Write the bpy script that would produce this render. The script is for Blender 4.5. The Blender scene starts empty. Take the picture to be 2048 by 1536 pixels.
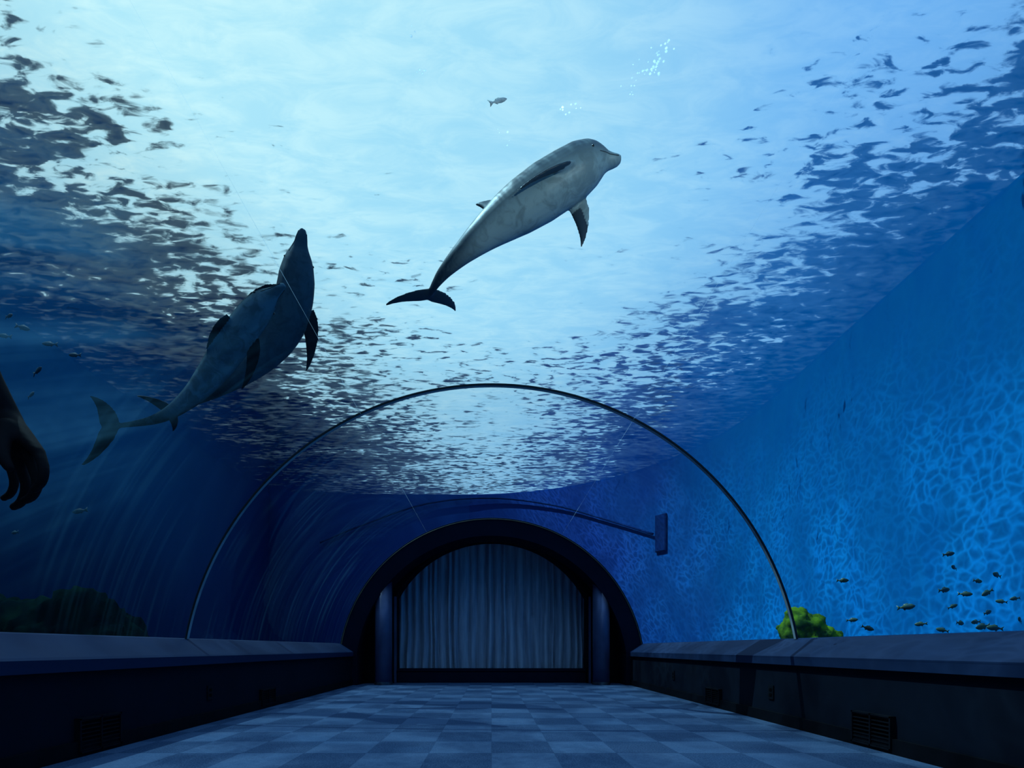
import bpy, bmesh, math, random
import numpy as np
from mathutils import Vector, Matrix, noise as mnoise
random.seed(7)
sc = bpy.context.scene
COL = sc.collection
EYE = 0.62; F = 1000.0
try:
    sc.view_settings.view_transform = 'Standard'; sc.view_settings.look = 'None'
except Exception: pass
def P(px, py, Y): return Vector(((px-983)*Y/F, Y, EYE+(1297-py)*Y/F))

# ------------------------------------------------------------------ node helpers
class NT:
    def __init__(s, nt): s.nt = nt; nt.nodes.clear()
    def n(s, t, ins=None, **props):
        nd = s.nt.nodes.new(t)
        for k, v in props.items(): setattr(nd, k, v)
        for k, v in (ins or {}).items(): s.put(nd.inputs[k], v)
        return nd
    def put(s, inp, v):
        if isinstance(v, bpy.types.NodeSocket): s.nt.links.new(v, inp)
        elif isinstance(v, bpy.types.Node): s.nt.links.new(v.outputs[0], inp)
        else:
            if isinstance(v, (tuple, list)) and len(v) == 3 and inp.type == 'RGBA': v = (*v, 1)
            inp.default_value = v
    def m(s, op, a, b=0.0, c=0.0):
        nd = s.n('ShaderNodeMath', operation=op); s.put(nd.inputs[0], a); s.put(nd.inputs[1], b); s.put(nd.inputs[2], c); return nd.outputs[0]
    def v(s, op, a, b=(0,0,0)):
        nd = s.n('ShaderNodeVectorMath', operation=op); s.put(nd.inputs[0], a); s.put(nd.inputs[1], b)
        return nd.outputs[1] if op in ('DOT_PRODUCT','LENGTH') else nd.outputs[0]
    def rng(s, x, a, b, c=0.0, d=1.0, smooth=True):
        nd = s.n('ShaderNodeMapRange', interpolation_type='SMOOTHSTEP' if smooth else 'LINEAR')
        for i, q in enumerate((x, a, b, c, d)): s.put(nd.inputs[i], q)
        return nd.outputs[0]
    def mix(s, f, a, b):
        nd = s.n('ShaderNodeMix', data_type='RGBA'); s.put(nd.inputs[0], f); s.put(nd.inputs[6], a); s.put(nd.inputs[7], b); return nd.outputs[2]
    def noise(s, vec, scale, detail=3, rough=.5, dist=0.0):
        nd = s.n('ShaderNodeTexNoise'); s.put(nd.inputs['Vector'], vec)
        nd.inputs['Scale'].default_value = scale; nd.inputs['Detail'].default_value = detail
        nd.inputs['Roughness'].default_value = rough; nd.inputs['Distortion'].default_value = dist
        return nd
def new_mat(name):
    m = bpy.data.materials.new(name); m.use_nodes = True
    return m, NT(m.node_tree)
def simple(name, c1, c2=None, scale=6, rough=.6, metal=0, stretch=(1,1,1), bump=0.0, spec=.3, detail=4):
    m, t = new_mat(name)
    tc = t.n('ShaderNodeNewGeometry').outputs['Position']
    p = t.v('MULTIPLY', tc, stretch)
    nz = t.noise(p, scale, detail)
    c2 = c2 or tuple(x*.7 for x in c1)
    col = t.mix(t.rng(nz.outputs[0], .35, .65), c1, c2)
    b = t.n('ShaderNodeBsdfPrincipled', {'Base Color': col, 'Roughness': rough, 'Metallic': metal, 'Specular IOR Level': spec})
    if bump:
        bp = t.n('ShaderNodeBump', {'Height': nz.outputs[0], 'Strength': bump, 'Distance': .02}); t.put(b.inputs['Normal'], bp)
    t.n('ShaderNodeOutputMaterial', {'Surface': b})
    return m

# ------------------------------------------------------------------ mesh helpers
def obj(name, bm, mat, parent=None, smooth=False):
    if isinstance(bm, bmesh.types.BMesh):
        bmesh.ops.recalc_face_normals(bm, faces=bm.faces[:])
        me = bpy.data.meshes.new(name); bm.to_mesh(me); bm.free()
    else: me = bm
    if smooth:
        for p in me.polygons: p.use_smooth = True
    if mat is not None: me.materials.append(mat)
    o = bpy.data.objects.new(name, me); COL.objects.link(o)
    if parent:
        o.parent = parent; o.matrix_parent_inverse = Matrix.Translation(-parent.location)
    return o
def tag(o, label, cat, group=None, kind=None):
    o['label'] = label; o['category'] = cat
    if group: o['group'] = group
    if kind: o['kind'] = kind
    return o
def thing(name, label, cat, loc, group=None):
    o = bpy.data.objects.new(name, None); COL.objects.link(o); o.location = loc; o.empty_display_size = .1
    return tag(o, label, cat, group)
def struct(o): o['kind'] = 'structure'; return o
def box(bm, a, b, bev=0):
    a, b = Vector(a), Vector(b); c = (a+b)/2; d = b-a
    r = bmesh.ops.create_cube(bm, size=1, matrix=Matrix.Translation(c) @ Matrix.Diagonal((abs(d.x), abs(d.y), abs(d.z), 1)))
    if bev:
        es = list({e for v in r['verts'] for e in v.link_edges})
        bmesh.ops.bevel(bm, geom=es, offset=bev, segments=2, affect='EDGES')
def tube(bm, pts, rad, seg=10, cap=True, flat=None):
    """tapered tube through pts; rad list or number; flat=(normal vec, factor) squashes the section"""
    pts = [Vector(p) for p in pts]; n = len(pts)
    if not isinstance(rad, (list, tuple)): rad = [rad]*n
    rings = []; up = Vector((.13, .21, .97))
    for i, p in enumerate(pts):
        T = (pts[min(i+1, n-1)]-pts[max(i-1, 0)]).normalized()
        a = T.cross(up)
        if a.length < .05: a = T.cross(Vector((1, 0, 0)))
        a.normalize(); b = T.cross(a).normalized()
        r = []
        for k in range(seg):
            th = 2*math.pi*k/seg; q = (a*math.cos(th)+b*math.sin(th))*rad[i]
            if flat: q -= flat[0]*q.dot(flat[0])*(1-flat[1])
            r.append(bm.verts.new(p+q))
        rings.append(r)
    for i in range(n-1):
        for k in range(seg):
            bm.faces.new((rings[i][k], rings[i][(k+1) % seg], rings[i+1][(k+1) % seg], rings[i+1][k]))
    if cap: bm.faces.new(rings[0]); bm.faces.new(rings[-1])
def ball(bm, c, r, sx=1, sy=1, sz=1, sub=3):
    bmesh.ops.create_icosphere(bm, subdivisions=sub, radius=1, matrix=Matrix.Translation(Vector(c)) @ Matrix.Diagonal((r*sx, r*sy, r*sz, 1)))
def cat(pts, n):
    pts = [Vector(p) for p in pts]; out = []
    e = [pts[0]*2-pts[1]]+pts+[pts[-1]*2-pts[-2]]
    for i in range(len(pts)-1):
        p0, p1, p2, p3 = e[i:i+4]
        for k in range(n):
            t = k/n; out.append(.5*((2*p1)+(p2-p0)*t+(2*p0-5*p1+4*p2-p3)*t*t+(3*p1-p0-3*p2+p3)*t**3))
    out.append(pts[-1]); return out
def limb(bm, pts, rads, n=5, seg=12, flat=None):
    pp = cat(pts, n); rr = [v.x for v in cat([Vector((r, 0, 0)) for r in rads], n)]
    tube(bm, pp, rr, seg, flat=flat)
    if not flat:
        ball(bm, pp[0], rr[0]*.98, sub=2); ball(bm, pp[-1], rr[-1]*.98, sub=2)
def fuse(bm, voxel, smooth_it=3):
    me = bpy.data.meshes.new('tmp'); bmesh.ops.recalc_face_normals(bm, faces=bm.faces[:]); bm.to_mesh(me); bm.free()
    o = bpy.data.objects.new('tmp', me); COL.objects.link(o)
    md = o.modifiers.new('r', 'REMESH'); md.mode = 'VOXEL'; md.voxel_size = voxel
    if smooth_it:
        s = o.modifiers.new('s', 'SMOOTH'); s.iterations = smooth_it; s.factor = .5
    dg = bpy.context.evaluated_depsgraph_get(); dg.update()
    out = bpy.data.meshes.new_from_object(o.evaluated_get(dg))
    bpy.data.objects.remove(o); bpy.data.meshes.remove(me)
    return out

# ------------------------------------------------------------------ camera
cam = bpy.data.cameras.new('camera'); co = bpy.data.objects.new('camera', cam); COL.objects.link(co)
co.location = (0, 0, EYE); co.rotation_euler = (math.pi/2, 0, 0)
cam.sensor_width = 36; cam.lens = 36*F/2048; cam.shift_x = 41/2048; cam.shift_y = 529/2048; cam.clip_start = .05
sc.camera = co

# ------------------------------------------------------------------ world
w = bpy.data.worlds.new('sky'); sc.world = w; w.use_nodes = True; t = NT(w.node_tree)
d = t.v('NORMALIZE', t.n('ShaderNodeTexCoord').outputs['Generated'])
g = t.v('DOT_PRODUCT', d, tuple(Vector((-.55, .95, 1.1)).normalized()))
g2 = t.v('DOT_PRODUCT', d, tuple(Vector((.05, .95, .62)).normalized()))
c = t.mix(t.rng(g, .72, 1.0), (.22, .52, .92), (.64, .97, 1.0))
c = t.mix(t.m('MULTIPLY', t.rng(g2, .85, 1.0), .55), c, (.40, .78, .97))
t.n('ShaderNodeOutputWorld', {'Surface': t.n('ShaderNodeBackground', {'Color': c, 'Strength': 1.0})})

# ------------------------------------------------------------------ sun spot with a rippled water pattern
ld = bpy.data.lights.new('sun_through_ripples', 'SPOT'); lo = bpy.data.objects.new('sun_through_ripples', ld); COL.objects.link(lo)
tgt = Vector((2.5, 6, 2)); ldir = Vector((-.52, .08, .85)).normalized()
lo.location = tgt+ldir*40; lo.rotation_euler = (-ldir).to_track_quat('-Z', 'Y').to_euler()
ld.energy = 60000; ld.spot_size = math.radians(42); ld.spot_blend = .3; ld.shadow_soft_size = .01; ld.color = (.50, .88, 1)
ld.use_nodes = True; t = NT(ld.node_tree)
nrm = t.n('ShaderNodeNewGeometry').outputs['Incoming']
sp = t.n('ShaderNodeSeparateXYZ', {'Vector': nrm})
q = t.m('ABSOLUTE', t.m('DIVIDE', sp.outputs[0], sp.outputs[2]))      # slope of the ray: left water .4, floor ~.5, right pool wall .68 (bottom) to .82 (top)
EX = (.85, 0, .52)   # stretch the pattern across the slanting ray so cells come out round on the upright wall
prj = t.m('MULTIPLY', t.v('DOT_PRODUCT', nrm, EX), .75)
ex = t.n('ShaderNodeCombineXYZ', {0: t.m('MULTIPLY', prj, .85), 1: 0.0, 2: t.m('MULTIPLY', prj, .52)}).outputs[0]
nst = t.v('ADD', nrm, ex)
wob = t.noise(nst, 95, 2, .5)
pp_ = t.v('ADD', nst, t.v('MULTIPLY', t.v('SUBTRACT', wob.outputs['Color'], (.5, .5, .5)), (.012, .012, .012)))
def web(scale, width, pw=2.6):
    vo = t.n('ShaderNodeTexVoronoi', {'Vector': pp_, 'Scale': scale}, feature='DISTANCE_TO_EDGE')
    return t.m('POWER', t.rng(vo.outputs['Distance'], 0, width, 1, 0, False), pw)
big = t.rng(t.noise(nrm, 38, 3).outputs[0], .35, .65, .30, 1.25)
wv = t.m('MULTIPLY', t.m('ADD', t.m('MULTIPLY', web(235, .34), 1.5), t.m('MULTIPLY', web(430, .40), .45)), big)
wq = t.m('MULTIPLY', t.rng(q, .56, .64, .10, 1), t.rng(q, .69, .82, 1.0, .04))
dap = t.rng(t.noise(nrm, 80, 2).outputs[0], .40, .62, .50, 1.5)
lq = t.m('MULTIPLY', t.rng(q, .55, .67, .38, 1.08), t.m('ADD', t.m('MULTIPLY', dap, t.rng(q, .56, .64, 1, 0)), t.rng(q, .56, .64, 0, 1)))
lq = t.m('MULTIPLY', lq, t.rng(q, .70, .84, 1, .66))
st = t.m('ADD', t.m('MULTIPLY', wv, wq), lq)
t.n('ShaderNodeOutputLight', {'Surface': t.n('ShaderNodeEmission', {'Strength': st})})
def fill_spot(name, loc, aim, energy, size):
    l = bpy.data.lights.new(name, 'SPOT'); o = bpy.data.objects.new(name, l); COL.objects.link(o)
    o.location = loc; o.rotation_euler = (Vector(aim)-Vector(loc)).to_track_quat('-Z', 'Y').to_euler()
    l.energy = energy; l.spot_size = math.radians(size); l.spot_blend = 1.0; l.shadow_soft_size = .15; l.color = (.66, .93, 1)
fill_spot('dolphin_fill', (4.6, -4.5, 2.2), (.85, 5.0, 4.9), 1500, 20)  # unseen fill lamp added behind the camera to brighten the centre dolphin

# ------------------------------------------------------------------ materials
M = {}
M['metal'] = simple('dark_metal', (.10, .13, .16), (.05, .06, .08), 8, .35, .7)
M['ring'] = simple('brushed_steel', (.42, .50, .52), (.28, .35, .37), 5, .45, .1)
M['seal'] = simple('black_seal', (.008, .01, .013), None, 8, .5)
M['brass'] = simple('brass_edge', (.16, .14, .09), None, 8, .5, .3)
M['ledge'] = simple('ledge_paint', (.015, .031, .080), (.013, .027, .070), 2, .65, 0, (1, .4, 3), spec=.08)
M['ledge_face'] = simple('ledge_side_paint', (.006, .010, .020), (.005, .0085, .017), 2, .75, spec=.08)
M['base'] = simple('baseboard_rubber', (.004, .005, .008), None, 8, .6, spec=.1)
M['portal'] = simple('portal_plaster', (.008, .012, .026), (.007, .010, .022), 2, .8, spec=.03)
M['frame_dark'] = simple('inner_frame_paint', (.004, .005, .009), None, 2, .7, spec=.1)
M['black'] = simple('black_recess', (.003, .0035, .005), None, 5, .8, spec=.05)
M['hatch'] = simple('hatch_paint', (.006, .022, .10), (.005, .018, .085), 3, .8, spec=0)
M['vent'] = simple('vent_metal', (.008, .010, .015), None, 12, .6, .1, spec=.1)
M['pillar'] = simple('pillar_enamel', (.11, .12, .22), (.08, .09, .17), 3, .35, .2)
M['cap'] = simple('cap_enamel', (.26, .28, .38), (.20, .22, .31), 3, .35, .2)
M['curtain'] = simple('curtain_cloth', (.56, .58, .66), (.38, .40, .48), 14, .9, 0, (1, 1, .1), spec=.05)
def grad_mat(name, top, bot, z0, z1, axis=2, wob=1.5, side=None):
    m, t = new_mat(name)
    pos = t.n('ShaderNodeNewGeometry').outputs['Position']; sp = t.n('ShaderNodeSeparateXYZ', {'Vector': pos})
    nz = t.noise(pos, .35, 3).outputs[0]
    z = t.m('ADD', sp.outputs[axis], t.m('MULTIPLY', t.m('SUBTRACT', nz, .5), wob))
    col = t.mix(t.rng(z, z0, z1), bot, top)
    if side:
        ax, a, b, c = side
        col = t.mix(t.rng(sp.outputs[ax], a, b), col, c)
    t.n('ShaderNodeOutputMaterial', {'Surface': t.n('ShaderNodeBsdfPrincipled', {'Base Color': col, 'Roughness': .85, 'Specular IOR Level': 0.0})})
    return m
M['wall_shaded'] = grad_mat('pool_wall_shaded', (.030, .24, .38), (.002, .014, .065), .5, 6.5, side=(1, 8, 18, (.006, .030, .13)))  # depth shade put into the colour: teal at the top, near black below
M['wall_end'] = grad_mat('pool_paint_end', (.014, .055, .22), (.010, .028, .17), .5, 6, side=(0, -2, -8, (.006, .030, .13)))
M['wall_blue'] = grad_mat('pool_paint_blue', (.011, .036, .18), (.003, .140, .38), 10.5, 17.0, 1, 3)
M['bed'] = simple('pool_bed', (.006, .095, .21), (.005, .075, .17), .7, .9, spec=0)
M['moss'] = simple('mossy_rock', (.13, .26, .01), (.012, .05, .008), 9, .9, bump=.8, spec=.1)
M['rock_dark'] = simple('dark_algae_rock', (.003, .013, .010), (.001, .005, .007), 4, .9, bump=.6, spec=0)
M['skin'] = simple('skin', (.022, .014, .014), (.016, .011, .011), 20, .7, spec=.06)
M['shirt'] = simple('shirt_cotton', (.03, .035, .05), None, 10, .9)
M['trousers'] = simple('trouser_denim', (.015, .02, .04), None, 10, .9)
M['hair'] = simple('hair', (.01, .008, .007), None, 30, .5)
M['fish'] = simple('fish_grey', (.02, .06, .07), (.05, .09, .05), 20, .4)
M['fish_dim'] = simple('fish_dim', (.02, .07, .09), (.01, .04, .06), 20, .6)
M['fish_silver'] = simple('fish_silver', (.75, .8, .7), (.5, .55, .5), 30, .3)
M['eye'] = simple('eye', (.006, .006, .006), None, 5, .3)
M['lip'] = simple('mouth_crease', (.05, .065, .07), None, 5, .6)
m, t = new_mat('foam'); M['foam'] = m
tn = t.n('ShaderNodeBsdfTranslucent', {'Color': (1, 1, 1)}); rf = t.n('ShaderNodeBsdfTransparent', {'Color': (1, 1, 1)})
fz = t.noise(t.n('ShaderNodeNewGeometry').outputs['Position'], 30, 2).outputs[0]
t.n('ShaderNodeOutputMaterial', {'Surface': t.n('ShaderNodeMixShader', {0: t.rng(fz, .3, .7, .2, .6), 1: rf, 2: tn})})

# carpet
m, t = new_mat('carpet_tiles'); M['carpet'] = m
pos = t.n('ShaderNodeNewGeometry').outputs['Position']
sp = t.n('ShaderNodeSeparateXYZ', {'Vector': pos})
TS = 2.7
ix = t.m('FLOOR', t.m('MULTIPLY', sp.outputs[0], TS)); iy = t.m('FLOOR', t.m('MULTIPLY', sp.outputs[1], TS))
chk = t.m('ABSOLUTE', t.m('MODULO', t.m('ADD', ix, iy), 2.0))
h1 = t.n('ShaderNodeTexWhiteNoise', noise_dimensions='2D'); t.put(h1.inputs['Vector'], t.n('ShaderNodeCombineXYZ', {0: ix, 1: iy}).outputs[0])
streak_x = t.noise(t.v('MULTIPLY', pos, (9, 70, 1)), 2.0, 3, .6).outputs[0]
streak_y = t.noise(t.v('MULTIPLY', pos, (70, 9, 1)), 2.0, 3, .6).outputs[0]
ms = t.m('ADD', t.m('MULTIPLY', chk, streak_x), t.m('MULTIPLY', t.m('SUBTRACT', 1, chk), streak_y))
base = t.mix(chk, (.040, .070, .135), (.082, .130, .222))
base = t.mix(t.m('MULTIPLY', h1.outputs[0], .15), base, (.055, .09, .16))
col = t.mix(t.rng(ms, .3, .7, 0, .40), base, (.020, .038, .08))
fib = t.noise(pos, 110, 2, .7).outputs[0]
col = t.mix(t.rng(fib, .4, .7, 0, .45), col, (.12, .18, .29))
fx = t.m('ABSOLUTE', t.m('SUBTRACT', t.m('FRACT', t.m('MULTIPLY', sp.outputs[0], TS)), .5))
fy = t.m('ABSOLUTE', t.m('SUBTRACT', t.m('FRACT', t.m('MULTIPLY', sp.outputs[1], TS)), .5))
seam = t.rng(t.m('MAXIMUM', fx, fy), .488, .498)
col = t.mix(t.m('MULTIPLY', seam, .2), col, (.02, .035, .07))
t.n('ShaderNodeOutputMaterial', {'Surface': t.n('ShaderNodeBsdfPrincipled', {'Base Color': col, 'Roughness': 1.0, 'Specular IOR Level': .0})})

# acrylic
m, t = new_mat('clear_acrylic'); M['acrylic'] = m
pos = t.n('ShaderNodeNewGeometry').outputs['Position']
sp = t.n('ShaderNodeSeparateXYZ', {'Vector': pos})
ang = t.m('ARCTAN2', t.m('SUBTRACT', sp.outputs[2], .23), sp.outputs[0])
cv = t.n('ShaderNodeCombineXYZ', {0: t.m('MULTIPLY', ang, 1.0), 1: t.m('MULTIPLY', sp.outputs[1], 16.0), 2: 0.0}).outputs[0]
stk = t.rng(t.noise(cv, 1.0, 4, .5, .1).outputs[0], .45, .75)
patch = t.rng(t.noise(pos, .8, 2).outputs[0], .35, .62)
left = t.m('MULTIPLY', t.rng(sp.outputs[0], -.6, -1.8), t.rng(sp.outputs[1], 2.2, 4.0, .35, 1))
arcs = t.m('MULTIPLY', t.m('MULTIPLY', stk, patch), t.m('MULTIPLY', left, .055))  # curved light streaks on the left side, drawn into the haze
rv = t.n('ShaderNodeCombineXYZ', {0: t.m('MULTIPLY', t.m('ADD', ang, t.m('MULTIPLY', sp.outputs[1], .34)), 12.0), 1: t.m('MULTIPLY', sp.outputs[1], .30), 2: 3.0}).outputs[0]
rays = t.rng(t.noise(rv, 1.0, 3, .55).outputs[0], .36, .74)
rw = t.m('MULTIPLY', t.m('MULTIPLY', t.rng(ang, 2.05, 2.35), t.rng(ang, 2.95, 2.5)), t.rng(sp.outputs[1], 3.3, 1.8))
rays = t.m('MULTIPLY', t.m('MULTIPLY', rays, rw), .20)  # shafts of light in the water, painted as haze streaks on the acrylic
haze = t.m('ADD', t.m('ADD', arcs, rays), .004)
tr = t.n('ShaderNodeBsdfTransparent', {'Color': (.93, .97, 1)})
df = t.n('ShaderNodeBsdfTranslucent', {'Color': (.20, .60, .9)})
mx = t.n('ShaderNodeMixShader', {0: haze, 1: tr, 2: df})
gl = t.n('ShaderNodeBsdfGlossy', {'Color': (.6, .9, 1), 'Roughness': .03})
fr = t.n('ShaderNodeFresnel', {'IOR': 1.12})
mx2 = t.n('ShaderNodeMixShader', {0: t.m('MINIMUM', t.m('MULTIPLY', fr, .4), .12), 1: mx, 2: gl})
t.n('ShaderNodeOutputMaterial', {'Surface': mx2})
m, t = new_mat('seam_line'); M['seamline'] = m
fz = t.noise(t.n('ShaderNodeNewGeometry').outputs['Position'], .9, 2).outputs[0]
t.n('ShaderNodeOutputMaterial', {'Surface': t.n('ShaderNodeMixShader', {0: t.rng(fz, .4, .65, .06, .25), 1: t.n('ShaderNodeBsdfTransparent'), 2: t.n('ShaderNodeBsdfTranslucent', {'Color': (.8, .95, 1)})})})

# water surface: reflection beyond the critical angle, sky inside it
m, t = new_mat('water_surface'); M['water'] = m
ge = t.n('ShaderNodeNewGeometry'); I = ge.outputs['Incoming']; pos = ge.outputs['Position']
si = t.n('ShaderNodeSeparateXYZ', {'Vector': I})
iyp = t.m('MULTIPLY', si.outputs[1], .752)
s_ = t.m('SQRT', t.m('DIVIDE', t.m('SUBTRACT', 1, t.m('MULTIPLY', iyp, iyp)), t.m('MAXIMUM', t.m('SUBTRACT', 1, t.m('MULTIPLY', si.outputs[1], si.outputs[1])), .001)))
Ip = t.n('ShaderNodeCombineXYZ', {0: t.m('MULTIPLY', si.outputs[0], s_), 1: iyp, 2: t.m('MULTIPLY', si.outputs[2], s_)}).outputs[0]
pm = t.v('MULTIPLY', pos, (.85, 2.2, 1))
na = t.noise(pm, 4.2, 4, .52, .5).outputs['Color']
nb = t.noise(pm, .7, 2, .5).outputs['Color']
am = t.rng(t.noise(pos, .45, 1).outputs[0], .35, .65, .42, .80)
sa = t.v('MULTIPLY', t.v('SUBTRACT', na, (.5, .5, .5)), t.n('ShaderNodeCombineXYZ', {0: am, 1: am, 2: 0.0}).outputs[0])
sb = t.v('MULTIPLY', t.v('SUBTRACT', nb, (.5, .5, .5)), (.26, .26, 0))
Np = t.v('NORMALIZE', t.v('ADD', t.v('ADD', sa, sb), (0, 0, -1)))
ac = t.m('ABSOLUTE', t.v('DOT_PRODUCT', Ip, Np))
ac0 = t.m('ABSOLUTE', t.v('DOT_PRODUCT', Ip, (0, 0, -1)))
win = t.m('ADD', t.m('MULTIPLY', t.rng(ac, .652, .720), .88), t.m('MULTIPLY', t.rng(ac, .50, .67), .11))
win = t.m('MULTIPLY', win, t.rng(ac0, .62, .80, .76, 1.02))
sw = t.rng(t.noise(pm, 1.6, 5, .6, .6).outputs[0], .3, .7)
lf = t.rng(ac, .70, .80)
tr = t.n('ShaderNodeBsdfTransparent', {'Color': t.mix(t.m('MULTIPLY', sw, t.m('ADD', t.m('MULTIPLY', lf, .6), .4)), (.74, .88, .97), (1, 1, 1))})
gl = t.n('ShaderNodeBsdfGlossy', {'Color': (.55, .94, 1), 'Roughness': .20, 'Normal': Np})
t.n('ShaderNodeOutputMaterial', {'Surface': t.n('ShaderNodeMixShader', {0: win, 1: gl, 2: tr})})

# dolphin
def dolphin_mat(name, back, belly, str_=.4, rough=.42, spec=.3):
    m, t = new_mat(name)
    at = t.n('ShaderNodeAttribute', attribute_name='belly').outputs['Fac']
    pos = t.n('ShaderNodeNewGeometry').outputs['Position']
    nz = t.noise(pos, 2.2, 2).outputs[0]; nf = t.noise(pos, 7, 4, .6, .9).outputs[0]
    f = t.rng(t.m('ADD', at, t.m('MULTIPLY', t.m('SUBTRACT', nz, .5), .35)), .3, 1.0)
    col = t.mix(f, back, belly)
    col = t.mix(t.m('MULTIPLY', t.rng(nf, .42, .64, 0, str_), t.rng(at, .02, .3)), col, tuple(x*.42 for x in belly))
    t.n('ShaderNodeOutputMaterial', {'Surface': t.n('ShaderNodeBsdfPrincipled', {'Base Color': col, 'Roughness': rough, 'Specular IOR Level': spec})})
    return m
M['dolphin_pale'] = dolphin_mat('dolphin_skin_pale', (.030, .048, .062), (.33, .43, .41), .55)
M['dolphin_grey'] = dolphin_mat('dolphin_skin_grey', (.003, .006, .010), (.22, .31, .32), .7, .8, .0)
M['dolphin_dark'] = dolphin_mat('dolphin_skin_dark', (.004, .008, .014), (.085, .13, .15), .5, .6, .1)

# ------------------------------------------------------------------ setting
ZS = EYE+5.5; XL, XR, YE, YR = -8.0, 6.2, 18.0, -7.0
def boxobj(name, a, b, mat, bev=0):
    bm = bmesh.new(); box(bm, a, b, bev); return obj(name, bm, mat)
struct(boxobj('wall_left', (XL-.2, YR, -.2), (XL, YE, ZS+.05), M['wall_shaded']))
# right wall sweeps round in a wide curve into the far wall
RC = 7.0; CXc, CYc = XR-RC, YE-RC
plan = [(XR, YR)]+[(XR, YR+(CYc-YR)*k/6) for k in range(1, 6)]+[(CXc+RC*math.cos(a), CYc+RC*math.sin(a)) for a in [math.pi/2*k/28 for k in range(29)]]
bm = bmesh.new(); rows = []
for (x, y) in plan: rows.append((bm.verts.new((x, y, -.2)), bm.verts.new((x, y, ZS+.05))))
for i in range(len(rows)-1): bm.faces.new((rows[i][0], rows[i+1][0], rows[i+1][1], rows[i][1]))
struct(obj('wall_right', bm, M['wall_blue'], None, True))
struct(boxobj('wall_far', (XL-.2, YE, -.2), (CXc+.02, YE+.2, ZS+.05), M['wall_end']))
struct(boxobj('wall_rear', (XL-.2, YR-.2, -.2), (XR+.2, YR, ZS+.05), M['wall_shaded']))
struct(boxobj('floor_pool', (XL, YR, -.25), (XR, YE, -.05), M['bed']))
struct(boxobj('floor', (-2.37, -4, -.05), (2.37, 9.5, 0), M['carpet']))
bm = bmesh.new(); vs = [bm.verts.new(v) for v in ((XL, YR, ZS), (XL, YE, ZS), (XR, YE, ZS), (XR, YR, ZS))]; bm.faces.new(vs)
me = bpy.data.meshes.new('water_surface'); bm.to_mesh(me); bm.free()
tag(obj('water_surface', me, M['water']), 'rippling water surface overhead with bright sky shining through', 'water', kind='stuff')
# dark tube added for the far waterline, seen bent into an arc by refraction
def wall_depth(u):
    if u*YE < CXc: return YE
    A_, B_, C_ = u*u+1, -2*(u*CXc+CYc), CXc**2+CYc**2-RC**2
    return (-B_+math.sqrt(B_*B_-4*A_*C_))/(2*A_)
waterline_arc = []
for v_ in cat([(640, 1085, 0), (720, 1052, 0), (850, 1008, 0), (983, 996, 0), (1110, 1011, 0), (1215, 1040, 0), (1306, 1068, 0)], 8):
    u = (v_.x-983)/F; Yd = wall_depth(u)-.10; waterline_arc.append(P(v_.x, v_.y, Yd))
bm = bmesh.new(); tube(bm, waterline_arc, .035, 8)
struct(obj('trim_waterline', bm, M['hatch'], None, True))

# ledges
R0, CZ = 2.59, .23
YP = 8.45
TH0 = math.asin((.70-CZ)/R0)
def extrude_profile(bm, prof, y0, y1):
    a = [bm.verts.new((x, y0, z)) for x, z in prof]; b = [bm.verts.new((x, y1, z)) for x, z in prof]
    n = len(prof)
    for i in range(n): bm.faces.new((a[i], a[(i+1) % n], b[(i+1) % n], b[i]))
    bm.faces.new(a); bm.faces.new(b)
for s, nm in ((-1, 'left'), (1, 'right')):
    bm = bmesh.new()
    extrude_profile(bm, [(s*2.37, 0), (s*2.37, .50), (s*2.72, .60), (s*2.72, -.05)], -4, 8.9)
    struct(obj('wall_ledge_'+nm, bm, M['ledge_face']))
    bm = bmesh.new()
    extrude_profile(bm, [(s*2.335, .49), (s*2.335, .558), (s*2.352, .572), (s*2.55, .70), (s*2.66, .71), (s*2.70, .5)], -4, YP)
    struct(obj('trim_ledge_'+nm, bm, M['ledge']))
    bm = bmesh.new(); box(bm, (s*2.345, -4, 0), (s*2.37, 8.9, .09))
    struct(obj('baseboard_'+nm, bm, M['base']))

# acrylic tunnel
tun = thing('acrylic_tunnel', 'clear acrylic tunnel vault with slim grey joint ring arching over the walkway', 'tunnel', (0, 0, 0))
def arc(r, n=72, th0=TH0): return [(r*math.cos(th0+(math.pi-2*th0)*i/n), CZ+r*math.sin(th0+(math.pi-2*th0)*i/n)) for i in range(n+1)]
def vault(y0, y1, r):
    bm = bmesh.new(); pr = arc(r); ny = 8
    rows = [[bm.verts.new((x, y0+(y1-y0)*j/ny, z)) for x, z in pr] for j in range(ny+1)]
    for j in range(ny):
        for i in range(len(pr)-1): bm.faces.new((rows[j][i], rows[j][i+1], rows[j+1][i+1], rows[j+1][i]))
    return bm
YRING = 4.18
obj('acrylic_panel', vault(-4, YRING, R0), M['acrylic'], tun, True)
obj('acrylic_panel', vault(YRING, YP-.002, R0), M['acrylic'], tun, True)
def ring(y0, y1, r0, r1):
    bm = bmesh.new(); a = arc(r0, 120); b = arc(r1, 120)
    rows = [[bm.verts.new((x, y, z)) for x, z in pr] for pr, y in ((a, y0), (a, y1), (b, y1), (b, y0))]
    for j in range(4):
        for i in range(len(a)-1): bm.faces.new((rows[j][i], rows[j][i+1], rows[(j+1) % 4][i+1], rows[(j+1) % 4][i]))
    for i in (0, -1): bm.faces.new([rows[j][i] for j in range(4)])
    return bm
jr = obj('joint_ring', ring(YRING-.010, YRING+.018, 2.582, 2.60), M['ring'], tun)
o = obj('rubber_seal', ring(YRING-.015, YRING-.010, 2.585, 2.60), M['seal'], jr)
o = obj('rubber_seal', ring(YRING+.018, YRING+.024, 2.585, 2.60), M['seal'], jr)
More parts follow.
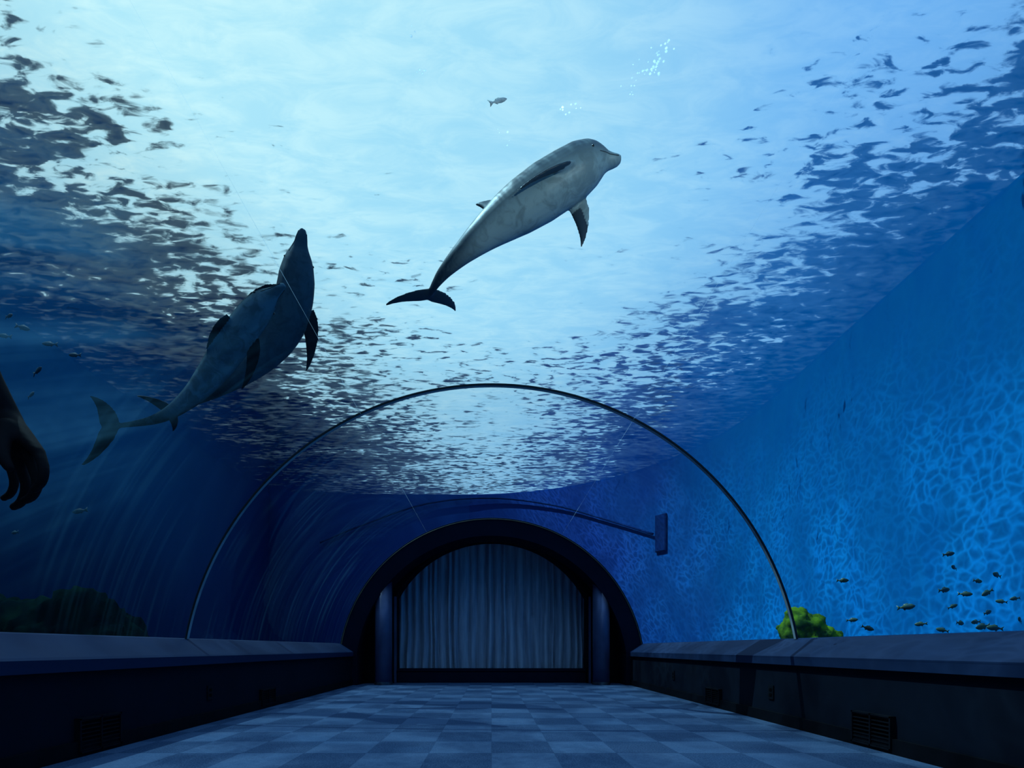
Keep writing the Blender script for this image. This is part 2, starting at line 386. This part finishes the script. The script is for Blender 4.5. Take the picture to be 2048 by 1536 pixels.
for sgn, (dx, dz) in ((-1, (.487, .873)), (1, (.527, .85))):
    tt = (-2*.39*dz+math.sqrt((2*.39*dz)**2-4*(.39**2-(R0-.006)**2)))/2
    bm = bmesh.new(); tube(bm, [(sgn*tt*dx, -3.9, EYE+tt*dz), (sgn*tt*dx, 8.4, EYE+tt*dz)], .0013, 6)
    obj('panel_seam', bm, M['seamline'], tun)

# portal
N = 60
def arch_ring(name, outer, inner, y0, y1, mat):
    bm = bmesh.new()
    ra = [bm.verts.new((x, y0, z)) for x, z in outer]; rb = [bm.verts.new((x, y0, z)) for x, z in inner]
    rc = [bm.verts.new((x, y1, z)) for x, z in inner]; rd = [bm.verts.new((x, y1, z)) for x, z in outer]
    for p, q in ((ra, rb), (rb, rc), (rc, rd), (rd, ra)):
        for i in range(len(outer)-1): bm.faces.new((p[i], p[i+1], q[i+1], q[i]))
    return struct(obj(name, bm, mat))
def path(r, cz, xb, zmin=0):
    th = math.acos(min(1, xb/r)); return [(xb, zmin)]+[(r*math.cos(th+(math.pi-2*th)*i/N), cz+r*math.sin(th+(math.pi-2*th)*i/N)) for i in range(N+1)]+[(-xb, zmin)]
OUT = [(2.62, 0)]+arc(2.60, N)+[(-2.62, 0)]
arch_ring('wall_portal', OUT, path(2.30, CZ, 2.28), YP, 8.97, M['portal'])
arch_ring('wall_inner_frame', path(2.34, CZ, 2.32), path(1.95, EYE, 1.72), 8.97, 9.32, M['frame_dark'])
bm = bmesh.new(); r1 = [bm.verts.new((x, 8.97, z)) for x, z in OUT]; r2 = [bm.verts.new((x, 10.0, z)) for x, z in OUT]
for i in range(len(OUT)-1): bm.faces.new((r1[i], r1[i+1], r2[i+1], r2[i]))
bm.faces.new(r2)
struct(obj('wall_vestibule', bm, M['black']))
bm = bmesh.new(); tube(bm, [(x, YP-.012, z) for x, z in arc(2.575, 90)], .006, 8); struct(obj('trim_1', bm, M['brass']))
bm = bmesh.new(); tube(bm, [(x, YP, z) for x, z in path(2.30, CZ, 2.28)], .006, 8); struct(obj('trim_2', bm, M['portal']))
struct(boxobj('trim_3', (-1.745, 8.93, 0), (-1.705, 9.0, 1.55), M['pillar'], .006))
struct(boxobj('trim_4', (1.74, 8.93, 0), (1.78, 9.0, 1.55), M['pillar'], .006))

# curtain
bm = bmesh.new(); nx, nz_ = 640, 14; rows = []
rc_ = random.Random(3); edges = [0]
while edges[-1] < 1: edges.append(edges[-1]+rc_.uniform(.020, .055))
edges[-1] = 1.0001; amps = [rc_.uniform(.5, 1.3) for _ in edges]
def pleat(u):
    for k in range(len(edges)-1):
        if u <= edges[k+1]:
            f = (u-edges[k])/(edges[k+1]-edges[k]); return f, amps[k]
    return 1, 1
for j in range(nz_+1):
    row = []
    for i in range(nx+1):
        u = i/nx; x = -1.88+3.76*u
        zt = EYE+math.sqrt(2.10**2-x*x)
        f = j/nz_; z = .22+(zt-.22)*f
        pf, pa = pleat(min(1, max(0, u+.005*math.sin(j*.45+u*17)*(1-f))))
        y = -.15*pa*(math.sin(math.pi*pf)**.7)*(1-.3*f)
        row.append(bm.verts.new((x, 9.56+y, z)))
    rows.append(row)
for j in range(nz_):
    for i in range(nx): bm.faces.new((rows[j][i], rows[j][i+1], rows[j+1][i+1], rows[j+1][i]))
tag(obj('stage_curtain', bm, M['curtain'], None, True), 'pale blue-grey pleated curtain closing the far arch', 'curtain')
pl = thing('low_plinth', 'low dark blue plinth running below the pleated curtain', 'plinth', (0, 9.1, 0))
bm = bmesh.new(); box(bm, (-1.71, 9.06, 0), (1.71, 9.16, .20), .01); obj('body', bm, M['portal'], pl)
bm = bmesh.new(); box(bm, (-1.71, 9.05, .20), (1.71, 9.18, .26), .012); obj('top_rail', bm, M['portal'], pl)

# pillars
def pillar(x, label):
    Yp = 8.62
    p = thing('round_pillar', label, 'pillar', (x, Yp, 0), 'pillars flanking the curtain')
    bm = bmesh.new(); bmesh.ops.create_cone(bm, cap_ends=True, segments=48, radius1=.145, radius2=.145, depth=1.78, matrix=Matrix.Translation((x, Yp, .93)))
    o = obj('body', bm, M['pillar'], p)
    for q in o.data.polygons: q.use_smooth = len(q.vertices) == 4
    bm = bmesh.new(); bmesh.ops.create_cone(bm, cap_ends=True, segments=48, radius1=.160, radius2=.152, depth=.06, matrix=Matrix.Translation((x, Yp, 1.85)))
    obj('cap', bm, M['cap'], p)
    bm = bmesh.new(); bmesh.ops.create_cone(bm, cap_ends=True, segments=48, radius1=.158, radius2=.15, depth=.05, matrix=Matrix.Translation((x, Yp, .025)))
    obj('foot', bm, M['metal'], p)
    bm = bmesh.new(); box(bm, (x-.08, Yp-.152, 1.745), (x+.08, Yp-.10, 1.80), .006); obj('slot', bm, M['black'], p)
pillar(-1.86, 'round grey-blue pillar with dark top slot left of the curtain')
pillar(1.89, 'round grey-blue pillar with dark top slot right of the curtain')

# vents, outlets
def vent(s, y0, y1, z0, z1, label):
    x = s*2.345
    v = thing('floor_vent', label, 'vent', (x, (y0+y1)/2, z0), 'wall vents')
    bm = bmesh.new(); xi = x-s*.010
    for a, b in (((y0, z0), (y1, z0+.010)), ((y0, z1-.010), (y1, z1)), ((y0, z0), (y0+.010, z1)), ((y1-.010, z0), (y1, z1)), (((y0+y1)/2-.005, z0), ((y0+y1)/2+.005, z1))):
        box(bm, (xi, a[0], a[1]), (s*2.372, b[0], b[1]))
    obj('frame', bm, M['vent'], v)
    bm = bmesh.new(); n = 8
    for i in range(n):
        zz = z0+.016+(z1-z0-.032)*i/(n-1)
        box(bm, (x-s*.005, y0+.01, zz-.003), (s*2.372, y1-.01, zz+.003))
    obj('louvre', bm, M['vent'], v)
    bm = bmesh.new(); box(bm, (x+s*.004, y0+.008, z0+.008), (s*2.374, y1-.008, z1-.008)); obj('backing', bm, M['black'], v)
vent(1, 2.93, 3.25, .02, .22, 'louvred vent low on the right wall, nearest to the viewer')
vent(1, 5.14, 5.47, .03, .20, 'louvred vent farther along the right wall toward the curtain')
vent(-1, 2.84, 3.16, .02, .22, 'louvred vent low on the shadowed left wall, nearest to the viewer')
vent(-1, 5.10, 5.42, .03, .20, 'louvred vent farther along the left wall toward the curtain')
def outlet(s, y, z, label):
    o = thing('wall_outlet', label, 'outlet', (s*2.37, y, z), 'outlets on the ledge walls')
    bm = bmesh.new(); box(bm, (s*2.36, y-.04, z-.06), (s*2.372, y+.04, z+.06), .003); obj('plate', bm, M['vent'], o)
    for k in (-.022, .022):
        bm = bmesh.new(); box(bm, (s*2.356, y-.018, z+k-.014), (s*2.366, y+.018, z+k+.014), .003); obj('socket', bm, M['black'], o)
outlet(1, 4.23, .25, 'small dark outlet plate on the right wall between the two vents')
outlet(1, 6.5, .27, 'small dark outlet plate on the right wall near the right pillar')
outlet(-1, 4.2, .25, 'small dark outlet plate on the left wall between the two vents')

# dark hatch on the curved end of the pool wall
hc = Vector((5.0, 14.80, 4.04)); rad_ = Vector((hc.x-CXc, hc.y-CYc, 0)).normalized(); tan_ = Vector((-rad_.y, rad_.x, 0))
h = thing('pool_hatch', 'dark rectangular panel on the pool wall beyond the tunnel at right', 'panel', hc)
def obox(w_, hgt, d0, d1):
    bm = bmesh.new(); vv = []
    for a in (-1, 1):
        for b in (-1, 1):
            for dd in (d0, d1): vv.append(bm.verts.new(hc+tan_*a*w_/2+Vector((0, 0, b*hgt/2))-rad_*dd))
    bmesh.ops.convex_hull(bm, input=vv); return bm
obj('panel', obox(.34, 1.05, -.02, .02), M['hatch'], h)
obj('frame', obox(.38, 1.10, -.05, .005), M['hatch'], h)

# ------------------------------------------------------------------ rocks
def rock(name, blobs, mat, label, amp=.12, fr=3.5):
    bm = bmesh.new()
    for c, r, s in blobs: ball(bm, c, r, *s, sub=5)
    bm.normal_update()
    for v in bm.verts:
        n = v.normal.copy()
        v.co += n*(amp*mnoise.fractal(v.co*fr, .8, 2.2, 4)+amp*.5*abs(mnoise.noise(v.co*fr*4)))
        v.co.z = max(v.co.z, -.05)
    return tag(obj(name, bm, mat, None, True), label, 'rock')
rock('mossy_rock', [((3.44, 5.5, .55), .25, (1, 1, 2.0)), ((3.20, 5.6, .32), .18, (1, 1, 2.2)), ((3.58, 5.45, .40), .22, (1, 1, 2.2))], M['moss'], 'bright yellow-green mossy rock just behind the right ledge', .09, 5)
rock('mossy_rock', [((-5.0, 5.9, .4), .8, (1.2, 1, 1.05)), ((-4.6, 5.7, .3), .6, (1, 1, 1.4)), ((-5.9, 6.0, .3), .8, (1, 1, 1.2))], M['rock_dark'], 'large dark green algae-covered rock in shadow behind the left ledge', .18, 2.2)

# ------------------------------------------------------------------ dolphins
TA = [0, .012, .03, .048, .064, .085, .11, .16, .23, .32, .42, .5, .6, .7, .8, .88, .94, 1.0]
WA = [.012, .020, .026, .031, .041, .057, .071, .086, .092, .095, .088, .076, .057, .039, .024, .015, .012, .010]
HA = [.010, .016, .021, .027, .043, .063, .080, .094, .100, .103, .097, .085, .066, .047, .032, .024, .019, .010]
OF = [-.020, -.021, -.020, -.015, -.004, .002, .004, .003, 0, 0, 0, 0, 0, 0, 0, 0, 0, 0]
def dolphin(label, ctrl, rights, fat=1.0, fins=None, voxel=.012, pec_t=.235, dor_t=.5, mat='dolphin_grey', fl_s=1.0, dor_s=1.0):
    pts = cat([P(*c) for c in ctrl], 24)
    L = [0]
    for i in range(1, len(pts)): L.append(L[-1]+(pts[i]-pts[i-1]).length)
    tot = L[-1]
    def at_(t):
        s = t*tot
        i = int(np.searchsorted(L, s)); i = max(1, min(i, len(pts)-1))
        f = (s-L[i-1])/max(L[i]-L[i-1], 1e-9); return pts[i-1].lerp(pts[i], f)
    rt = [r[0] for r in rights]
    def frame(t):
        T = (at_(max(t-.02, 0))-at_(min(t+.02, 1))).normalized()
        R = Vector([float(np.interp(t, rt, [r[1][k] for r in rights])) for k in range(3)])
        R = (R-T*R.dot(T)).normalized(); U = R.cross(T).normalized(); return T, R, U
    bm = bmesh.new(); NS, SG = 90, 28; rings = []
    spine = []
    for i in range(NS+1):
        t = (i/NS)**1.25; T, R, U = frame(t); c = at_(t)
        a = np.interp(t, TA, WA)*tot*fat; b = np.interp(t, TA, HA)*tot*fat; o_ = np.interp(t, TA, OF)*tot*fat
        spine.append((c, U, R, a, b))
        ring_ = []
        for k in range(SG):
            th = 2*math.pi*k/SG; ring_.append(bm.verts.new(c+R*a*math.cos(th)+U*(b*math.sin(th)+o_)))
        rings.append(ring_)
    for i in range(NS):
        for k in range(SG): bm.faces.new((rings[i][k], rings[i][(k+1) % SG], rings[i+1][(k+1) % SG], rings[i+1][k]))
    bm.faces.new(rings[0]); bm.faces.new(rings[-1])
    def fin(root, S, Cd, sect, sc_=1.0, wid=1.0):
        S = S.normalized(); Cd = (Cd-S*Cd.dot(S)).normalized(); Nn = S.cross(Cd); rr = []
        for sd, off, ch, th in sect:
            c = root+S*sd*tot*sc_+Cd*off*tot*sc_; r_ = []
            for k in range(20):
                q = 2*math.pi*k/20; xx = math.cos(q); yy = math.sin(q)*(1-.35*xx)
                r_.append(bm.verts.new(c-Cd*xx*ch*tot*.5*sc_*wid+Nn*yy*th*tot*.5))
            rr.append(r_)
        for i in range(len(rr)-1):
            for k in range(20): bm.faces.new((rr[i][k], rr[i][(k+1) % 20], rr[i+1][(k+1) % 20], rr[i+1][k]))
        bm.faces.new(rr[0]); bm.faces.new(rr[-1])
    fins = fins or {}
    PEC = [(0, 0, .070, .022), (.03, .004, .074, .019), (.06, .014, .070, .016), (.09, .030, .060, .014), (.12, .052, .044, .012), (.145, .078, .026, .010), (.158, .096, .010, .008)]
    T, R, U = frame(pec_t); c = at_(pec_t)
    for sg, key in ((1, 'right'), (-1, 'left')):
        sdir = fins.get(key, (.85, -.55, -.25, 1.0, 1.0))     # lateral, dorsal, forward, scale, width
        S = R*sg*sdir[0]+U*sdir[1]+T*sdir[2]
        fin(c+R*sg*.070*tot*fat-U*.05*tot*fat, S, -T, PEC, sdir[3], sdir[4])
    T, R, U = frame(dor_t); c = at_(dor_t)
    fin(c+U*.085*tot*fat, U, -T, [(0, 0, .13, .024), (.02, .012, .105, .019), (.045, .03, .078, .015), (.07, .052, .052, .012), (.088, .074, .028, .010), (.096, .088, .010, .008)], dor_s)
    T, R, U = frame(.985); c = at_(.985)
    for sg in (1, -1):
        fin(c, R*sg, -T, [(-.01, -.012, .060, .022), (.02, 0, .070, .02), (.05, .010, .066, .016), (.08, .026, .052, .013), (.105, .046, .038, .011), (.122, .066, .022, .010), (.130, .080, .010, .008)], fl_s)
    me = fuse(bm, voxel, 3)
    n = len(me.vertices); co_ = np.empty(n*3); me.vertices.foreach_get('co', co_); co_ = co_.reshape(-1, 3)
    SP = np.array([s[0] for s in spine]); UU = np.array([s[1] for s in spine]); RR_ = np.array([s[2] for s in spine]); AB = np.array([(s[3], s[4]) for s in spine])
    idx = np.zeros(n, int)
    for k in range(0, n, 4000):
        idx[k:k+4000] = np.argmin(((co_[k:k+4000, None, :]-SP[None])**2).sum(2), 1)
    dv = co_-SP[idx]; up = (dv*UU[idx]).sum(1)/AB[idx, 1]; la = np.abs((dv*RR_[idx]).sum(1))/AB[idx, 0]
    bel = np.clip(.5-.6*up, 0, 1); rad = np.sqrt(up**2+la**2); bel[(rad > 1.18) & (idx > 24)] *= .02
    bel *= np.clip((84-idx)/26, .0, 1)
    a_ = me.attributes.new('belly', 'FLOAT', 'POINT'); a_.data.foreach_set('value', bel.astype(np.float32))
    root = thing('dolphin', label, 'dolphin', at_(.4), 'dolphins swimming over the tunnel')
    obj('body', me, M[mat], root, True)
    T, R, U = frame(.108); c = at_(.108); a = np.interp(.108, TA, WA)*tot*fat; b = np.interp(.108, TA, HA)*tot*fat
    for sg in (1, -1):
        bm = bmesh.new(); th = math.radians(-8)
        ball(bm, c+R*sg*a*math.cos(th)*.97+U*b*math.sin(th), .012, sub=2); obj('eye', bm, M['eye'], root, True)
        bm = bmesh.new(); q = []
        for t in np.linspace(.012, .086, 16):
            T2, R2, U2 = frame(t); a2 = np.interp(t, TA, WA)*tot*fat; b2 = np.interp(t, TA, HA)*tot*fat; o2 = np.interp(t, TA, OF)*tot*fat
            th2 = math.radians(-14-(12*math.sin(max(0, t-.038)/.055*1.5) if t > .038 else 0))
            q.append(at_(t)+R2*sg*a2*math.cos(th2)*.985+U2*(b2*math.sin(th2)+o2))
        tube(bm, q, .0038, 6); obj('mouth_line', bm, M['lip'], root, True)
    return root
dolphin('large pale-bellied dolphin gliding alone in the bright centre water',
    [(1240, 310, 4.85), (1195, 322, 4.87), (1140, 352, 4.92), (1070, 396, 5.0), (1000, 443, 5.1), (938, 494, 5.22), (884, 549, 5.42), (856, 594, 5.80)],
    [(0, (-.45, -.85, .10)), (.3, (-.55, -.80, .05)), (.7, (-.75, -.6, -.1)), (1, (-.93, -.31, -.20))], .99,
    {'right': (.66, -.30, -.85, 1.25, .42), 'left': (.35, -.90, .30, .90, 1.2)}, pec_t=.205, mat='dolphin_pale', fl_s=1.38, dor_s=.8)
dolphin('grey dolphin in front of its companion, vertical tail fluke at far left',
    [(571, 567, 4.55), (547, 587, 4.6), (510, 627, 4.7), (468, 684, 4.85), (425, 745, 5.0), (375, 800, 5.1), (310, 839, 5.15), (211, 855, 5.2)],
    [(0, (-.7, -.6, .4)), (.4, (-.6, -.6, .5)), (.75, (-.3, -.1, .9)), (1, (-.19, .25, .97))], .60,
    {'right': (.38, -.3, -.98, 1.1, .8), 'left': (.75, -.6, -.6, 1.0, .9)}, fl_s=1.25, dor_s=.7)
dolphin('dark dolphin pointing straight up behind the other one at left',
    [(606, 460, 5.7), (601, 490, 5.75), (596, 540, 5.85), (586, 605, 5.95), (560, 668, 6.05), (500, 735, 6.1), (416, 790, 6.15), (330, 822, 6.2)],
    [(0, (-.85, -.35, -.1)), (.5, (-.8, -.45, 0)), (1, (-.5, -.75, .2))], .80,
    {'right': (.9, -.3, -.5, 1.5, .9), 'left': (.75, -.5, -.75, 1.15, .9)}, pec_t=.27, mat='dolphin_dark', fl_s=.75, dor_s=.7)

# ------------------------------------------------------------------ fish
def fish_mesh(deep=.22):
    bm = bmesh.new(); pr = [(0, .01), (.06, .10), (.18, .2), (.35, .25), (.55, .20), (.72, .10), (.82, .05)]
    rings = []
    for x, h in pr:
        h *= deep/.25; rings.append([bm.verts.new((.5-x, math.cos(a)*h*.42, math.sin(a)*h)) for a in [2*math.pi*k/12 for k in range(12)]])
    for i in range(len(rings)-1):
        for k in range(12): bm.faces.new((rings[i][k], rings[i][(k+1) % 12], rings[i+1][(k+1) % 12], rings[i+1][k]))
    bm.faces.new(rings[0]); bm.faces.new(rings[-1])
    def slab(pts, th=.008):
        a = [bm.verts.new((x, th, z)) for x, z in pts]; b = [bm.verts.new((x, -th, z)) for x, z in pts]
        for i in range(len(pts)): j = (i+1) % len(pts); bm.faces.new((a[i], a[j], b[j], b[i]))
        bm.faces.new(a); bm.faces.new(b)
    slab([(-.28, .04), (-.5, .17), (-.43, 0), (-.5, -.17), (-.28, -.04)])
    slab([(.2, deep*.7), (.08, deep*1.25), (-.12, deep*.95), (-.15, deep*.5)])
    slab([(.0, -deep*.7), (-.08, -deep*1.15), (-.18, -deep*.6)])
    bmesh.ops.recalc_face_normals(bm, faces=bm.faces[:])
    me = bpy.data.meshes.new('fish'); bm.to_mesh(me); bm.free()
    for p in me.polygons: p.use_smooth = True
    return me
FM = fish_mesh(.2); FM.materials.append(M['fish']); FS = fish_mesh(.12); FS.materials.append(M['fish_silver']); FD = fish_mesh(.15); FD.materials.append(M['fish_dim'])
def fish(me, px, py, Y, size, rz, ry, label, group=None):
    o = bpy.data.objects.new('fish', me); COL.objects.link(o); o.location = P(px, py, Y); o.scale = (size,)*3
    o.rotation_euler = (0, ry, rz); tag(o, label, 'fish', group); return o
for i, (x, y) in enumerate([(1685, 1161), (1704, 1240), (1842, 1248), (1888, 1180), (1905, 1213), (1930, 1188), (1955, 1162), (1975, 1185), (1975, 1225), (1994, 1150), (2003, 1203), (1920, 1246), (1952, 1244), (1966, 1253), (1990, 1256), (2030, 1197), (1885, 1260), (1812, 1214), (1908, 1135), (2040, 1240), (1735, 1256), (1897, 1108)]):
    fish(FM, x, y, 4.75+random.uniform(-.25, .15), random.uniform(.09, .15), random.choice((0, math.pi))+random.uniform(-.6, .6), random.uniform(-.6, .6),
         'small dark fish in the loose school above the right ledge', 'fish school above the right ledge')
for i, (x, y) in enumerate([(45, 655), (150, 710), (62, 790), (18, 632), (75, 742), (100, 688), (10, 672), (160, 1022), (30, 1065)]):
    fish(FD, x, y, 5.8+random.uniform(-.4, .4), random.uniform(.12, .20), random.choice((0, math.pi))+random.uniform(-.5, .5), random.uniform(-.4, .4),
         'small dim fish drifting in the dark water at far left', 'fish in the dark left water')
fish(FS, 996, 202, 4.6, .19, .2, -.45, 'small silver fish alone near the bright surface above the dolphin')

# bubbles at the surface
bm = bmesh.new()
for (px, py, n, sp_) in ((1320, 100, 14, .10), (1312, 132, 16, .08), (1140, 215, 12, .12), (1265, 150, 10, .12), (842, 140, 5, .07), (822, 70, 4, .05), (1000, 270, 5, .12), (1260, 180, 6, .09)):
    Y = 5.46*F/(1297-py)
    for k in range(n):
        c = P(px, py, Y)+Vector((random.gauss(0, sp_*.5), random.gauss(0, sp_*.5), 0)); ball(bm, c, random.uniform(.005, .014), 1, 1, .4, sub=2)
tag(obj('surface_bubbles', bm, M['foam'], None, True), 'scattered pale air bubbles floating under the bright water surface', 'bubbles', kind='stuff')

# ------------------------------------------------------------------ person at left edge
def H(px, py, Y): return P(22+(px-22)*.92-12, 832+(py-832)*.97, Y)
per = thing('person', 'person at the left edge, only a bare forearm and relaxed hand in view', 'person', (-1.11, .56, 0))
bm = bmesh.new()
sh = Vector((-.95, .60, 1.44)); el = Vector((-.845, .745, 1.157)); wr = H(22, 832, .80)
limb(bm, [(-1.03, .58, 1.44), sh, (sh+el)/2, el], [.06, .054, .045, .040])
limb(bm, [el, el.lerp(wr, .3), el.lerp(wr, .7), wr], [.038, .038, .027, .021])
kn = []
KN = [(96, 908, .775), (80, 928, .79), (58, 938, .805), (36, 938, .82)]
for i, q in enumerate(KN):
    k = H(*q); kn.append(k)
    limb(bm, [wr.lerp(k, .08), wr.lerp(k, .5), k], [.017, .0140, .0092], 4)
limb(bm, [wr, H(48, 878, .795), H(60, 905, .797)], [.021, .019, .013], 4)
FG = [[(106, 940, .768), (102, 966, .768), (86, 984, .773)], [(92, 968, .787), (82, 996, .789), (62, 1008, .796)], [(68, 978, .806), (58, 1008, .810), (40, 1020, .816)], [(42, 970, .824), (34, 992, .829), (18, 1002, .835)]]
for i, fg in enumerate(FG):
    j = [H(*q) for q in fg]
    limb(bm, [kn[i], j[0], j[1], j[2]], [.0086, .0076, .0069, .0058] if i < 3 else [.0078, .0066, .0059, .0050], 5)
limb(bm, [H(28, 856, .778), H(16, 888, .762), H(18, 916, .755), H(30, 938, .755)], [.015, .0110, .0090, .0073], 5)
# rest of the body (outside the frame)
cx, cy = -1.11, .56
limb(bm, [(cx, cy, .92), (cx, cy, 1.1), (cx, cy, 1.3), (cx, cy, 1.44)], [.14, .125, .145, .12], flat=(Vector((0, 1, 0)), .72))
limb(bm, [(cx-.1, cy, 1.42), (cx, cy, 1.46), (cx+.1, cy, 1.42)], [.065, .07, .065])
limb(bm, [(cx, cy, 1.44), (cx, cy+.02, 1.55)], [.06, .055])
ball(bm, (cx, cy+.02, 1.64), .1, .78, .95, 1.18, 3); ball(bm, (cx, cy+.10, 1.575), .045, 1, .8, .7, 2); ball(bm, (cx, cy+.122, 1.625), .014, .8, 1.2, 1.6, 2)
for s in (-1, 1): ball(bm, (cx+s*.08, cy+.01, 1.63), .026, .35, .8, 1.2, 2)
limb(bm, [(cx-.13, cy, 1.43), (cx-.19, cy, 1.40), (cx-.22, cy+.01, 1.27), (cx-.24, cy+.02, 1.13), (cx-.24, cy+.06, .99), (cx-.23, cy+.10, .88)], [.06, .055, .046, .041, .036, .027])
lw = Vector((cx-.23, cy+.10, .88))
limb(bm, [lw, lw+Vector((0, .01, -.05)), lw+Vector((0, .02, -.09))], [.027, .032, .028], flat=(Vector((1, 0, 0)), .6))
for i in range(4):
    b0 = lw+Vector((0, -.012+.021*i, -.085)); limb(bm, [b0, b0+Vector((.008, 0, -.04)), b0+Vector((.02, 0, -.065-.008*(i in (1, 2))))], [.009, .008, .006], 4)
limb(bm, [lw+Vector((0, .02, -.03)), lw+Vector((.015, .05, -.06)), lw+Vector((.02, .055, -.09))], [.014, .011, .008], 4)
for s in (-1, 1):
    limb(bm, [(cx+s*.085, cy, .92), (cx+s*.09, cy+.01, .7), (cx+s*.09, cy+.02, .48), (cx+s*.09, cy, .3), (cx+s*.09, cy-.02, .09)], [.095, .078, .055, .053, .037])
obj('body', fuse(bm, .0030, 3), M['skin'], per, True)
bm = bmesh.new()
limb(bm, [(cx, cy, .88), (cx, cy, 1.1), (cx, cy, 1.3), (cx, cy, 1.45)], [.155, .142, .160, .125], flat=(Vector((0, 1, 0)), .74))
limb(bm, [(cx-.13, cy, 1.43), (cx, cy, 1.455), (cx+.13, cy, 1.43)], [.075, .08, .075])
limb(bm, [(-1.0, .58, 1.435), sh, (sh+el)/2+Vector((-.005, -.01, .02))], [.07, .066, .060]); limb(bm, [(cx-.15, cy, 1.43), (cx-.19, cy, 1.40), (cx-.225, cy+.01, 1.24)], [.07, .066, .06])
obj('shirt', fuse(bm, .009, 3), M['shirt'], per, True)
bm = bmesh.new()
limb(bm, [(cx, cy, .98), (cx, cy, .86)], [.15, .155], flat=(Vector((0, 1, 0)), .78))
for s in (-1, 1): limb(bm, [(cx+s*.08, cy, .90), (cx+s*.09, cy+.01, .7), (cx+s*.09, cy+.02, .48), (cx+s*.09, cy, .3), (cx+s*.09, cy-.02, .10)], [.108, .092, .073, .068, .06])
obj('trousers', fuse(bm, .009, 3), M['trousers'], per, True)
for s in (-1, 1):
    bm = bmesh.new(); limb(bm, [(cx+s*.09, cy-.05, .045), (cx+s*.09, cy+.06, .042), (cx+s*.095, cy+.17, .032)], [.044, .044, .032]); limb(bm, [(cx+s*.09, cy-.02, .05), (cx+s*.09, cy-.02, .11)], [.045, .045])
    obj('shoe', fuse(bm, .006, 2), M['black'], per, True)
bm = bmesh.new(); ball(bm, (cx, cy+.002, 1.665), .108, .80, .93, 1.05, 3)
for v in bm.verts:
    if v.co.y > cy+.05 and v.co.z < 1.70: v.co.y = cy+.045
obj('hair', bm, M['hair'], per, True)
for s in (-1, 1):
    bm = bmesh.new(); ball(bm, (cx+s*.03, cy+.106, 1.645), .011, sub=2); obj('eye', bm, M['eye'], per, True)
